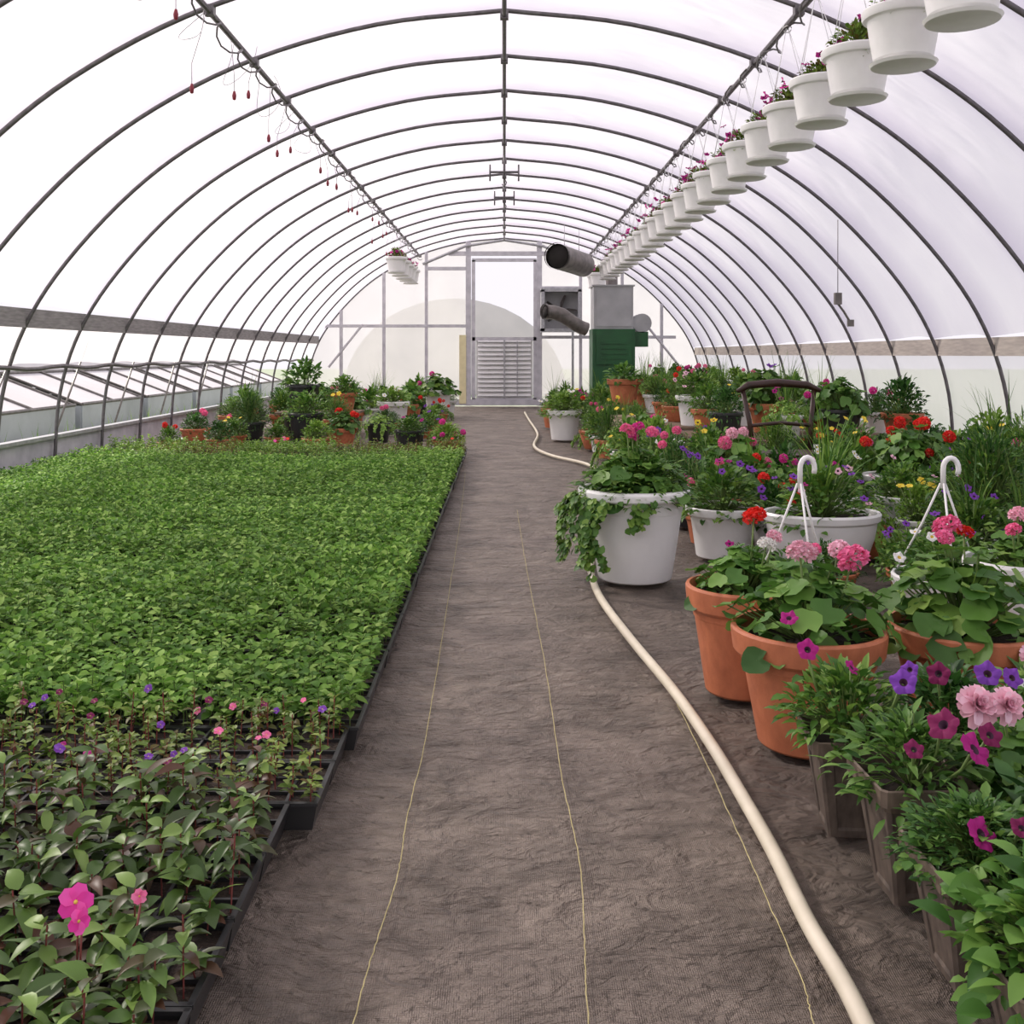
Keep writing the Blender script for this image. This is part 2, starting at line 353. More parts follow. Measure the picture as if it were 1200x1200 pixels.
for k in range(14):
    m=MB()
    for q in range(30): m.leaf((r.uniform(-.18,.18),r.uniform(-.22,.22),0),r.uniform(0,6.28),r.uniform(1.1,1.5),r.uniform(.25,.6),.016,curl=r.uniform(.1,.6),n=4,pr=1)
    link('grass_tuft',m.mesh('gt',[L_light]),loc=(-5.2+r.uniform(-.1,.1),6.5+k*1.25,-.1),label='tuft of pale green grass outside the wall',cat='grass',group='grass tufts outside')

# ------------------------------------------------------------------ end wall
xs=[-4.55,-3.81,-2.81,-1.82,-.84,.82,1.78,2.75,3.67,4.55]
m=MB()
def colpoly(x0,x1,z0,mi=0):
    n=8; pts=[(x0,YB+.05,z0),(x1,YB+.05,z0)]
    for k in range(n+1):
        x=x1+(x0-x1)*k/n; pts.append((x,YB+.05,max(z0+.01,arch_z(x))))
    m.add(pts,[tuple(range(len(pts)))],mi)
for a,b in zip(xs,xs[1:]):
    if a==-.84:
        colpoly(a,b,3.5); continue
    colpoly(a,b,.02)
link('wall_back',m.mesh('wb',[M_endfilm],False),label='translucent polycarbonate greenhouse end wall',cat='wall',kind='structure')
for x in xs[1:-1]:
    m=MB(); z=arch_z(x); w=.12 if abs(x)<.9 else .07; m.box(x,YB-.02,z/2,w,.08,z); trimn(m,[M_whitewood],'pale timber end wall stud',False)
def rail(x0,x1,z,h=.07):
    m=MB(); m.box((x0+x1)/2,YB-.03,z,x1-x0,.07,h); trimn(m,[M_whitewood],'pale timber end wall rail',False)
rail(-4.2,-.9,1.86); rail(-1.82,-.9,3.2,.08); rail(-1.3,1.3,3.55,.1); rail(.88,4.0,1.6); rail(.88,1.78,2.75); rail(-4.4,4.4,.08,.14)
for s_ in(-1,1):
    m=MB(); m.tube([(s_*3.3,YB-.05,1.9),(s_*4.1,YB-.05,.9)],.03,5); trimn(m,[M_whitewood],'pale diagonal corner brace on the end wall')
m=MB(); m.tube([(-1.9,YB-.08,3.3),(-.9,YB-.08,3.72),(0,YB-.08,3.86),(.9,YB-.08,3.72),(1.9,YB-.08,3.3)],.035,6); trimn(m,[M_steel],'grey peak brace over the doorway')
e=link('door_1',None,loc=(0,YB-.02,.1),label='white framed end door with a louvred shutter panel',cat='door',kind='structure')
m=MB()
for x in(-.72,.72): m.box(x,0,1.65,.08,.06,3.3)
for z in(.04,1.46,3.3): m.box(0,0,z,1.5,.06,.08)
link('door_frame',m.mesh('df',[M_whitewood],False),e)
m=MB()
for k in range(13):
    z=.12+k*.105; m.add([(-.62,-.05,z),(.62,-.05,z),(.62,.0,z+.10),(-.62,.0,z+.10)],[(0,1,2,3)])
m.box(0,.02,.76,1.3,.01,1.36,0)
link('louvre_slats',m.mesh('ls',[M_white],False),e)
m=MB(); m.box(0,-.06,.76,.03,.04,1.36); m.box(.3,-.06,.76,.02,.03,1.3)
for k in range(13): m.box(0,-.055,.125+k*.105,1.24,.012,.016)
link('louvre_bar',m.mesh('lb',[M_steel],False),e)
m=MB(); m.box(-.97,YB-.07,.85,.16,.02,1.6); trimn(m,[M_yellowp],'yellowed polycarbonate strip beside the door',False)

# intake fan box
e=link('intake_fan_box',None,loc=(1.3,YB-.35,1.75),label='grey framed intake fan box on the end wall',cat='fan')
m=MB()
for x in(-.42,.42): m.box(x,0,.45,.08,.5,.95)
for z in(0,.92): m.box(0,0,z,.92,.5,.08)
m.box(0,.2,.45,.8,.05,.9,1)
link('fan_housing',m.mesh('fh',[M_steel,M_grey],False),e)
bm=MB(); bm.leaf((0,0,0),0,0,.38,.2,curl=0,n=2,pr=2,roll=.4); bme=bm.mesh('blade',[M_duct])
for k in range(5): link('fan_blade',bme,e,loc=(0,.05,.45),rot=(0,2*pi*k/5,0))
e=link('elbow_duct',None,loc=(1.0,22.4,1.75),label='short dark flexible elbow duct beside the heater',cat='duct')
m=MB(); P=[(-.12,-.1,.38),(.08,0,.37),(.28,.02,.30),(.48,.03,.16),(.66,.05,.05),(.8,.1,0)]
m.tube(P,[.15,.16,.16,.15,.15,.15],16,cap=False)
m.tube([(-.125,-.103,.38),(-.09,-.08,.38)],.175,16,cap=False)
m.tube([(p[0]*.98,p[1],p[2]) for p in P],[.12]*6,12,1)  # dark core filling the elbow, shade painted as colour
link('duct_tube',m.mesh('ed',[M_duct,M_inside]),e)
m=MB(); m.box(.5,.05,-.85,.05,.05,1.8); link('duct_post',m.mesh('dp',[M_steel],False),e)
# heater
e=link('greenhouse_heater',None,loc=(2.16,20.6,0),label='tall greenhouse heater, grey upper cabinet over green base',cat='heater')
m=MB(); m.box(0,0,.95,.84,.8,1.5); m.box(0,-.42,1.3,.7,.04,.6); m.box(-.3,0,.1,.08,.7,.2); m.box(.3,0,.1,.08,.7,.2)
for k in range(4): m.box(0,-.45,1.12+.1*k,.5,.02,.03)
m.box(.55,0,1.5,.3,.5,.3)
link('heater_base',m.mesh('hb',[M_green],False),e)
m=MB(); m.box(0,0,2.12,.78,.72,.86); m.box(0,-.37,2.1,.68,.03,.7); m.box(0,0,2.56,.84,.78,.03)
link('heater_cabinet',m.mesh('hc',[M_grey],False),e)
m=MB(); m.tube([(.58,-.25,1.82),(.58,.25,1.82)],[.19,.19],20); m.box(.48,0,1.72,.2,.46,.2); link('blower_housing',smooth_angle(m.mesh('bh',[M_grey])),e)
m=MB(); m.tube([(0,0,2.5),(0,0,2.72),(0,.1,2.9),(.1,.3,3.0)],.12,14); link('flue_pipe',smooth_angle(m.mesh('fp',[M_duct])),e)
e=link('air_duct',None,loc=(.98,19.0,3.02),label='large dark round air duct with open end under roof',cat='duct')
m=MB(); m.tube([(0,0,0),(.2,.4,-.02),(.4,.8,-.04),(.58,1.2,-.06)],.235,24,cap=False)
m.tube([(0,-.03,0),(0.02,.03,0)],.255,24,cap=False); link('duct_tube',m.mesh('ad',[M_duct]),e)
m=MB(); m.tube([(0.02,0.02,0),(.2,.4,-.02),(.4,.8,-.04)],.215,24,cap=True); link('duct_mouth_shade',m.mesh('al',[M_inside]),e)  # capped near-black plug painting the shade in the open mouth
m=MB(); m.tube([(0,0,.2),(0,0,.62)],.006,5); dme=m.mesh('as',[M_steel])
for p in((.15,.3),(.48,1.0)): link('duct_strap',dme,e,loc=(p[0],p[1],0))

# ------------------------------------------------------------------ flats
def tray_mesh(w,d,h,mt=M_black):
    m=MB()
    for sx in(-1,1):
        m.add([(sx*w/2,-d/2,h),(sx*w/2,d/2,h),(sx*(w/2-.015),d/2-.015,0),(sx*(w/2-.015),-d/2+.015,0)],[(0,1,2,3)])
        m.box(sx*(w/2-.004),0,h,.012,d,.008)
        m.add([(-w/2,sx*d/2,h),(w/2,sx*d/2,h),(w/2-.015,sx*(d/2-.015),0),(-w/2+.015,sx*(d/2-.015),0)],[(0,1,2,3)])
        m.box(0,sx*(d/2-.004),h,w,.012,.008)
    m.box(0,0,.006,w-.04,d-.04,.01)
    m.add([(-w/2+.008,-d/2+.008,h-.012),(w/2-.008,-d/2+.008,h-.012),(w/2-.008,d/2-.008,h-.012),(-w/2+.008,d/2-.008,h-.012)],[(0,1,2,3)],1)
    for k in range(1,6): m.box(-w/2+w*k/6,0,h-.008,.008,d-.02,.01)
    for k in range(1,3): m.box(0,-d/2+d*k/3,h-.008,w-.02,.008,.01)
    return m.mesh('tray',[mt,M_soil],False)
def seed_foliage(seed,w,d,nx_,ny_,hmin,hmax,L,W,nl,mt,curl=.9,thin=0,jit=.02,stem=None,n=3):
    r=random.Random(seed); m=MB()
    for i in range(nx_):
        for j in range(ny_):
            if r.random()<thin: continue
            x=-w/2+w*(i+.5)/nx_+r.uniform(-jit,jit); y=-d/2+d*(j+.5)/ny_+r.uniform(-jit,jit); H=r.uniform(hmin,hmax)
            x=max(-w/2+.02,min(w/2-.02,x)); y=max(-d/2+.02,min(d/2-.02,y)); sc=r.uniform(.75,1.15)
            m.tube([(x,y,0),(x+r.uniform(-.01,.01),y+r.uniform(-.01,.01),H)],.002,3,1,cap=False)
            a=r.uniform(0,6.28)
            for k in range(nl):
                z=H*(.4+.6*(k+1)/nl); a+=2.4
                m.leaf((x,y,z),a,r.uniform(.05,.95) if k>nl-3 else r.uniform(-.2,.5),sc*L*r.uniform(.6,1.2)*(.7 if k==nl-1 else 1),sc*W*r.uniform(.7,1.1),curl=r.uniform(.3,1.1)*curl,fold=r.uniform(.05,.35),roll=r.uniform(-.5,.5),n=n)
    return m.mesh('foliage',[mt,stem or M_stem])
TW,TD,TH=.5,.265,.07
t_me=tray_mesh(TW,TD,TH)
seedv=[seed_foliage(10+k,TW-.02,TD-.03,10,6,.07,.15,.046,.030,8,L_seed,jit=.008,n=4) for k in range(6)]
for c in range(8):
    for r_ in range(28):
        x=-.69-.508*c; y=3.22+.272*r_
        s=link('seedling_flat',t_me,loc=(x+R0.uniform(-.004,.004),y,0),label='black flat densely filled with green vegetable seedlings',cat='seedling tray',group='seedling flats in the bed')
        link('foliage',R0.choice(seedv),s,loc=(0,0,TH-.015),rot=(0,0,R0.choice((0,pi))),scale=(1,1,.98+.3*noise.noise(Vector((x*.9,y*.7,2)))+R0.uniform(-.09,.09)))
impv=[seed_foliage(50+k,TW,TD,6,4,.04,.16,.066,.030,12,L_bron,curl=1.0,jit=.035,stem=M_redstem,n=5,thin=.08) for k in range(4)]

# ------------------------------------------------------------------ flowers
def fl_ger(mt):
    r=random.Random(3); m=MB()
    for k in range(34):
        z=1-1.5*(k+.5)/34; a=k*2.4; q=math.sqrt(max(0,1-z*z)); c=Vector((q*cos(a),q*sin(a),z))*r.uniform(.58,.82)
        for j in range(5):
            an=j*2*pi/5+r.random()
            t=c.normalized(); u=t.cross(Vector((.3,.1,1))).normalized(); v=t.cross(u)
            d=(u*cos(an)+v*sin(an)+t*.5).normalized()
            m.leaf(c,math.atan2(d.y,d.x),math.asin(max(-1,min(1,d.z))),.34,.3,curl=.3,n=2,pr=2,roll=r.uniform(-.8,.8))
    return m.mesh('geranium_bloom',[mt])
def fl_pet(mt,eye):
    m=MB(); n=30; vs=[]
    for ri,(rr,z) in enumerate(((.04,-.55),(.14,-.3),(.32,-.02),(.7,.1),(1,.02))):
        for k in range(n):
            a=2*pi*k/n; lob=1+.11*cos(5*a)*(ri>2); zz=z+(.13*cos(5*a+.4)+.09*sin(11*a))*(ri>2)
            vs.append((rr*lob*cos(a),rr*lob*sin(a),zz))
    m.v=[tuple(v) for v in vs]
    for ri in range(4):
        for k in range(n):
            m.f.append((ri*n+k,ri*n+(k+1)%n,(ri+1)*n+(k+1)%n,(ri+1)*n+k)); m.m.append(1 if ri<2 else 0)
    return m.mesh('petunia_bloom',[mt,eye])
def fl_dbl(mt):
    r=random.Random(5); m=MB()
    for ring,(cnt,pt,L,W) in enumerate(((11,.1,1.0,.5),(11,.4,.92,.48),(10,.75,.8,.42),(9,1.0,.62,.36),(7,1.3,.45,.28))):
        for k in range(cnt):
            m.leaf((0,0,.05*ring),2*pi*k/cnt+ring*.4+r.uniform(-.15,.15),pt,L*r.uniform(.85,1.1),W,curl=-.1+.7*(ring<2),n=4,pr=2,fold=r.uniform(.1,.4),roll=r.uniform(-.4,.4))
    return m.mesh('double_bloom',[mt])
def fl_five(mt,c=M_eyey):
    m=MB()
    for k in range(5): m.leaf((0,0,0),2*pi*k/5,.25,1,.95,curl=.5,n=3,pr=2,fold=.08,roll=.12)
    m.lathe([(.0,.12),(.12,.1),(.13,0)],8,1); return m.mesh('five_petal_bloom',[mt,c])
FC={}
def flower(kind,col):
    k=(kind,col)
    if k not in FC:
        mt=PET[col]
        FC[k]={'ger':lambda:fl_ger(mt),'pet':lambda:fl_pet(mt,M_eye if col!='white' else M_eyey),'dbl':lambda:fl_dbl(mt),'five':lambda:fl_five(mt)}[kind]()
    return FC[k]

for c in range(2):
    for r_ in range(5):
        x=-.79-.508*c; y=1.36+.272*r_
        s=link('impatiens_flat',t_me,loc=(x,y,0),label='black flat of bronze-green leafed impatiens plants',cat='plant tray',group='impatiens flats')
        link('foliage',R0.choice(impv),s,loc=(0,0,TH-.015),rot=(0,0,R0.choice((0,pi))),scale=(1,1,R0.uniform(.9,1.15)))
        if (c,r_)==(0,2):
            link('flower_head',flower('five','hotpink'),s,loc=(.035,-.10,.235),rot=(1.0,0,.3),scale=.030)
            link('flower_head',flower('five','hotpink'),s,loc=(.05,-.125,.215),rot=(1.3,.5,.9),scale=.022)
            link('flower_head',flower('five','pink'),s,loc=(.14,-.08,.235),rot=(1.5,-.5,.3),scale=.014)
            m=MB()
            for p in((.035,-.10,.225),(.05,-.12,.205),(.14,-.08,.225)): m.tube([(p[0]*.8,p[1]+.02,.06),(p[0],p[1]+.01,p[2])],.002,4)
            link('flower_stems',m.mesh('fs',[M_redstem]),s)
mixv=[seed_foliage(70+k,TW,TD,9,5,.03,.13,.034,.018,11,L_olive,thin=.22,stem=M_redstem) for k in range(3)]
mixg=[seed_foliage(80+k,TW,TD,9,5,.06,.15,.045,.024,9,L_light,thin=.05) for k in range(3)]
for c in range(3):
    for r_ in range(2):
        x=-.72-.508*c; y=2.70+.272*r_
        s=link('bedding_flat',t_me,loc=(x,y,0),label='black flat of olive bedding plants with tiny purple flowers',cat='plant tray',group='bedding plant flats')
        link('foliage',R0.choice(mixv),s,loc=(0,0,TH-.015),scale=(1,1,R0.uniform(.85,1.15)))
        for q in range(R0.randint(6,9)):
            link('flower_head',flower('five',R0.choice(['violet','magenta','plum','plum'] if c else ['pink','violet','plum'])),s,loc=(R0.uniform(-.22,.22),R0.uniform(-.11,.11),TH+R0.uniform(.08,.14)),rot=(R0.uniform(.3,1),0,R0.uniform(-.5,.5)),scale=R0.uniform(.009,.014))

# ------------------------------------------------------------------ pots
PC={}
def pot_mesh(kind):
    if kind in PC: return PC[kind]
    m=MB()
    if kind=='terra':
        m.lathe([(0,0),(.62,0),(.65,.02),(.84,.70),(.86,.705),(.87,.76),(.93,.77),(.97,.8),(1,.95),(1.0,.98),(.98,1),(.93,1),(.92,.97),(.88,.8),(.8,.75)],40); mt=[M_terra]
    elif kind=='urn':
        m.lathe([(0,0),(.62,0),(.65,.015),(.67,.06),(.76,.42),(.835,.74),(.845,.745),(.85,.765),(.87,.84),(.89,.87),(.97,.885),(1.0,.90),(1.01,.93),(1.01,.97),(.99,.995),(.93,1),(.90,.985),(.86,.9),(.8,.8)],48); mt=[M_white]
    elif kind=='white':
        m.lathe([(0,0),(.68,0),(.71,.02),(.86,.78),(.88,.8),(.97,.84),(1,.9),(1,.98),(.97,1),(.92,.99),(.9,.9),(.84,.8)],32); mt=[M_white]
    elif kind=='black':
        m.lathe([(0,0),(.72,0),(.74,.02),(.92,.88),(1,.9),(1,.98),(.97,1),(.92,.98),(.88,.8)],28); mt=[M_black]
    elif kind=='barrel':
        m.lathe([(0,0),(.7,0),(.8,.08),(.95,.35),(1,.6),(.95,.85),(.86,.95),(.9,1),(.82,1),(.78,.9)],32); mt=[M_beige]
    elif kind=='bowl':
        m.lathe([(0,0),(.6,0),(.66,.04),(.74,.1),(.9,.55),(.95,.82),(1,.86),(1.02,.96),(.99,1),(.94,.98),(.9,.85),(.8,.8)],36); mt=[M_white]
    elif kind=='tbowl':
        m.lathe([(0,0),(.6,0),(.66,.04),(.9,.6),(.95,.82),(1,.86),(1.02,.96),(.99,1),(.94,.98),(.9,.85),(.8,.8)],36); mt=[M_terra]
    elif kind=='hang':
        m.lathe([(0,.07),(.5,.07),(.66,.09),(.72,.14),(.80,.45),(.87,.80),(.88,.81),(.97,.83),(1,.87),(1.01,.97),(.98,1),(.94,.99),(.92,.9),(.84,.8)],36); mt=[M_white]
    elif kind=='square':
        def loop(h,z,slot=False,inset=0):
            pts=[]; c=h*.10
            for q in range(4):
                ang=q*pi/2
                face=[(-h+c,h),(-h*.62,h),(-h*.60,h-inset),(-h*.0,h-inset),(h*.60,h-inset),(h*.62,h),(h-c,h)]
                for (a,b) in face: pts.append((a*cos(-ang)-b*sin(-ang),a*sin(-ang)+b*cos(-ang),z))
            return pts
        L0=[(.56,0,0),(.58,.07,0),(.59,.10,.035),(.82,.78,.035),(.83,.81,0),(.87,.86,0)]
        vs=[]
        for h,z,i_ in L0: vs+=loop(h,z,inset=i_)
        n=28
        m.add(vs,[(j*n+k,j*n+(k+1)%n,(j+1)*n+(k+1)%n,(j+1)*n+k) for j in range(len(L0)-1) for k in range(n)]+[tuple(range(n))])
        vs=[]
        L1=[(.87,.855),(.99,.86),(1.0,.99),(.96,1.0),(.92,.98),(.86,.8)]
        for h,z in L1: vs+=loop(h,z)
        m.add(vs,[(j*n+k,j*n+(k+1)%n,(j+1)*n+(k+1)%n,(j+1)*n+k) for j in range(len(L1)-1) for k in range(n)],1)
        mt=[M_dark,M_rimb]
        me=m.mesh('pot_square',mt,False); PC[kind]=me; return me
    me=smooth_angle(m.mesh('pot_'+kind,mt)); PC[kind]=me; return me
m=MB(); m.lathe([(0,.0),(.4,.02),(.86,0),(.9,-.03)],20); SOIL=m.mesh('soil',[M_soil])
m=MB(); m.lathe([(0,0),(.70,0),(.78,.03),(.83,.13),(.81,.14),(.75,.05),(0,.05)],36); SAUCER=smooth_angle(m.mesh('saucer',[M_white]))

GC={}
def gen(kind,mt,var):
    k=(kind,mt.name,var)
    if k in GC: return GC[k]
    r=random.Random(len(kind)*131+ord(kind[0])*17+ord(kind[-1])*7+var*977); m=MB()
    def dome(lo=.0,hi=1.5,rp=.35,a0=0,a1=2*pi):
        a=r.uniform(a0,a1); e=r.uniform(lo,hi); q=r.uniform(.15,1)**rp*r.uniform(.85,1.12)
        return a,e,Vector((q*cos(a)*cos(e),q*sin(a)*cos(e),q*sin(e)))
    if kind in('bush','bushbig','fine','lance','upright'):
        n,L,W={'bush':(520,.20,.12),'bushbig':(220,.34,.19),'fine':(1000,.16,.04),'lance':(420,.30,.10),'upright':(480,.25,.11)}[kind]
        for i in range(n):
            a,e,p=dome(-.2 if kind!='upright' else .1,1.5)
            m.leaf(p*.85,a+r.uniform(-.9,.9),e*.7+r.uniform(-.5,.5),L*r.uniform(.55,1.15),W*r.uniform(.7,1.1),curl=r.uniform(.2,1.3),fold=r.uniform(.05,.3),roll=r.uniform(-.6,.6),n=3 if kind not in('bushbig','lance') else 5)
            if i%6==0: m.tube([(0,0,-.1),p*.5+Vector((0,0,.05)),p*.85],.012,3,1,cap=False)
    elif kind=='ger':
        for i in range(150):
            a,e,p=dome(-.15,1.45,.3); p=p*.94
            m.rleaf(p,p.normalized()*.8+Vector((r.uniform(-.6,.6),r.uniform(-.6,.6),.6)),r.uniform(.08,.20),r.uniform(0,6))
            m.tube([(0,0,-.1),p*.5+Vector((0,0,-.05)),p],.012,3,1,cap=False)
    elif kind=='spike':
        for i in range(26):
            a=r.uniform(0,6.28); m.leaf((0,0,0),a,r.uniform(1.0,1.52),r.uniform(1.0,1.8),.04,curl=r.uniform(.2,1.2),fold=.2,n=7,pr=1)
    elif kind in('trail','trailside'):
        for i in range(16 if kind=='trail' else 20):
            a=r.uniform(0,6.28) if kind=='trail' else r.uniform(2.3,4.25)
            p=Vector((.75*cos(a),.75*sin(a),0)); pts=[p.copy()]; Ln=r.uniform(.6,1.5); d=Vector((cos(a),sin(a),.5))
            if kind=='trailside':
                Ln=r.uniform(.4,1.5); d=Vector((cos(a),sin(a),.15))
                if i>17: a=4.6+.2*(i-17); p=Vector((.75*cos(a),.75*sin(a),0)); pts=[p.copy()]; Ln=.7
            st=.09
            for k in range(int(Ln/st)):
                d=(d+Vector((r.uniform(-.4,.4),r.uniform(-.4,.4),r.uniform(-.6,-.1) if kind=='trailside' else r.uniform(-.55,0)))).normalized(); p=p+d*st
                q=math.hypot(p.x,p.y)
                if p.z<0 and q<1.05: p.x*=1.07/q; p.y*=1.07/q
                if q>1.35: p.x*=1.35/q; p.y*=1.35/q
                pts.append(p.copy())
                for w in range(3): m.rleaf(p+Vector((r.uniform(-.07,.07),r.uniform(-.07,.07),r.uniform(-.05,.05))),(cos(a)+r.uniform(-.6,.6),sin(a)+r.uniform(-.6,.6),.6),r.uniform(.045,.085),r.uniform(0,6),n=8)
            m.tube(pts,.008,3,1,cap=False)
        for i in range(260):
            a,e,p=dome(0,1.4); m.rleaf(Vector((p.x*1.0,p.y*1.0,p.z*.6)),p+Vector((0,0,.6)),r.uniform(.05,.09),r.uniform(0,6),n=8)
    me=m.mesh('foliage_'+kind,[mt,M_stem]); GC[k]=me; return me

def hanger(m,R,z0,z1,hook=True,r=.005):
    for k in range(3):
        a=2*pi*k/3+.5; m.tube([(R*.95*cos(a),R*.95*sin(a),z0),(R*.42*cos(a),R*.42*sin(a),z0+(z1-z0)*.45),(0.01*cos(a),0.01*sin(a),z1-.08)],r,5)
    if hook:
        m.tube([(0,0,z1-.10),(0,0,z1-.02)]+[(.03-.03*cos(t),0,z1-.02+.045*sin(t)) for t in [x*.4 for x in range(1,10)]],r*2.2,8)

PL=[]   # (x,y,radius) of everything standing on the floor, used to fill gaps
def plant(x,y,pot='terra',R=.15,H=.2,z=0,fol='bush',mt=None,fr=None,fh=None,flowers=(),explicit=(),extra=(),label='',name='potted_plant',var=None,rotz=None,hang=None,group=None,scl=None,cat_='potted plant'):
    r=random.Random(int(x*1000)*31+int(y*1000)); mt=mt or L_mix
    fr=fr or R*1.35; fh=fh or fr*.9; var=r.randint(0,2) if var is None else var
    PL.append((x,y,max(R*(scl or 1),fr*.8*(scl or 1))))
    e=link(name,None,loc=(x,y,z),label=label,cat=cat_,group=group)
    if pot=='square':
        link('pot',pot_mesh(pot),e,scale=(R,R,H),rot=(0,0,r.uniform(-.12,.12)))
    elif pot: link('pot',pot_mesh(pot),e,scale=(R*(scl or 1),R,H),rot=(0,0,0 if scl else r.uniform(0,6)))
    zs=H*.9
    link('soil',SOIL,e,loc=(0,0,zs),scale=(R*(scl or 1),R,R))
    if pot=='hang' : link('saucer',SAUCER,e,scale=(R*.98,R*.98,R*.9))
    if fol: link('foliage',gen(fol,mt,var),e,loc=(0,0,zs),rot=(0,0,r.uniform(0,6.28)),scale=(fr*(scl or 1),fr,fh))
    for (k2,m2,a,b) in extra: link('foliage',gen(k2,m2,var),e,loc=(0,0,zs),rot=(0,0,0 if k2=='trailside' else r.uniform(0,6.28)),scale=(a,a,b))
    st=MB(); ns=0
    for (fk,fc,n,fs) in flowers:
        for i in range(n):
            a=r.uniform(0,6.28); el=r.uniform(.25,1.4); p=Vector((fr*(scl or 1)*cos(a)*cos(el),fr*sin(a)*cos(el),zs+fh*sin(el)*1.08))
            link('flower_head',flower(fk,fc),e,loc=p,rot=(r.uniform(.2,1.1),r.uniform(-.4,.4),r.uniform(-.5,.5)) ,scale=fs*r.uniform(.7,1.1))
            st.tube([(p.x*.2,p.y*.2,zs),p-Vector((0,0,fs*.4))],.003,4); ns+=1
    for (fk,fc,wx,wy,wz,fs) in explicit:
        p=Vector((wx-x,wy-y,wz-z)); link('flower_head',flower(fk,fc),e,loc=p,rot=(r.uniform(.6,1.2),r.uniform(-.5,.5),r.uniform(-.6,.6)) if fk!='ger' else (.4,0,r.uniform(0,6)),scale=(fs,fs,fs*.8) if fk=='ger' else fs)
        st.tube([(p.x*.3,p.y*.3,zs),(p.x*.8,p.y*.8,zs+(p.z-zs)*.6),p-Vector((0,-fs*.3,fs*.2))],.0035,5); ns+=1
    if ns: link('flower_stems',st.mesh('stems',[M_stem]),e)
    if hang:
        m=MB(); hanger(m,R,H*.97,hang,True); link('hanger',m.mesh('hanger',[M_white]),e,rot=(0,0,r.uniform(-.3,.3)))
    return e

# big white planter
plant(.70,5.5,'urn',.30,.49,fol='ger',mt=L_ger,fr=.31,fh=.26,extra=(('trailside',L_mix,.30,.30),('spike',L_mix,.19,.2),('fine',L_mix,.38,.25),('bush',L_mix,.34,.2)),explicit=[('ger','pink',.65,5.4,.80,.045),('ger','hotpink',.71,5.45,.81,.04),('ger','pink',.78,5.4,.79,.038),('ger','hotpink',.69,5.5,.76,.035)],label='large white plastic planter with pink geraniums and trailing ivy')
# terracotta trio
plant(.94,3.17,'terra',.235,.36,fol='ger',mt=L_ger,fr=.26,fh=.23,explicit=[('ger','lightpink',.90,3.1,.60,.048),('ger','pink',1.05,3.08,.585,.052),('ger','lightpink',1.03,3.15,.60,.035),('pet','magenta',.82,2.95,.44,.025)],label='terracotta pot of geraniums with two pale pink blooms')
plant(.85,3.66,'terra',.2,.38,fol='ger',mt=L_ger,fr=.2,fh=.17,explicit=[('ger','red',.88,3.6,.63,.044),('ger','white',.91,3.55,.54,.035),('ger','lightpink',.95,3.6,.56,.03)],label='terracotta pot with red and white geraniums')
plant(1.47,3.27,'terra',.24,.34,fol='ger',mt=L_mix,fr=.28,fh=.27,explicit=[('ger','pink',1.46,3.38,.63,.05),('ger','red',1.53,3.4,.61,.03),('ger','pink',1.42,3.3,.61,.03)],extra=(('spike',L_mix,.2,.2),),label='terracotta pot with leafy geraniums and pink blooms')
plant(1.19,4.12,'hang',.2,.25,fol='bush',mt=L_ger,fr=.24,fh=.2,hang=.76,flowers=(('ger','pink',2,.035),),name='hanging_basket',cat_='hanging basket',label='white hanging basket standing on the ground, hook upright')
plant(1.80,4.2,'hang',.2,.3,fol='bush',mt=L_ger,fr=.24,fh=.2,hang=.75,flowers=(('pet','white',3,.025),),name='hanging_basket',cat_='hanging basket',label='white hanging basket with green foliage and white hook')
plant(1.86,3.72,'hang',.18,.46,fol='ger',mt=L_mix,fr=.18,fh=.13,explicit=[('ger','lightpink',1.83,3.64,.63,.038),('ger','pink',1.80,3.62,.58,.03)],name='hanging_basket',cat_='hanging basket',label='white pot of pale pink geraniums')
# dark square grow pots
SG='dark square grow pots'
plant(.87,2.60,'square',.105,.25,fol='upright',mt=L_mix,fr=.19,fh=.2,explicit=[('pet','magenta',.77,2.6,.45,.026),('pet','magenta',.865,2.55,.42,.02),('pet','violet',.955,2.45,.415,.03),('pet','violet',.99,2.5,.43,.02)],label='taupe square grow pot with magenta petunias',group=SG)
plant(.91,2.29,'square',.11,.27,fol='lance',mt=L_ger,fr=.19,fh=.16,explicit=[('pet','plum',.93,2.17,.415,.033),('pet','magenta',.965,2.10,.39,.035),('pet','plum',.86,2.15,.37,.02),('pet','plum',1.02,2.15,.40,.025)],label='taupe square grow pot with magenta trumpet blooms',group=SG)
plant(.91,1.98,'square',.11,.24,fol='bush',mt=L_ger,fr=.17,fh=.13,extra=(('fine',L_dark,.17,.13),),explicit=[('pet','magenta',.885,1.90,.31,.030),('pet','plum',.95,1.88,.33,.02)],label='taupe square grow pot with a single magenta bloom',group=SG)
plant(.91,1.68,'square',.11,.2,fol='bushbig',mt=L_ger,fr=.20,fh=.19,extra=(('bush',L_mix,.16,.15),),label='taupe square grow pot with broad green leaves',group=SG)
plant(1.13,2.60,'square',.105,.25,fol='upright',mt=L_dark,fr=.2,fh=.19,explicit=[('pet','violet',1.18,2.5,.42,.03),('pet','plum',1.06,2.5,.42,.027),('pet','violet',1.24,2.5,.41,.025)],label='taupe square grow pot with violet flowers',group=SG)
plant(1.16,2.30,'square',.105,.25,fol='ger',mt=L_ger,fr=.18,fh=.15,extra=(('upright',L_mix,.17,.14),),explicit=[('dbl','lightpink',1.04,2.26,.425,.05),('dbl','lightpink',1.10,2.25,.43,.042),('pet','plum',1.2,2.2,.41,.025)],label='taupe square grow pot with a double pale pink bloom',group=SG)
plant(1.14,2.00,'square',.105,.24,fol='bushbig',mt=L_dark,fr=.20,fh=.19,explicit=[('pet','magenta',1.04,1.95,.40,.022)],label='taupe square grow pot with broad dark leaves',group=SG)
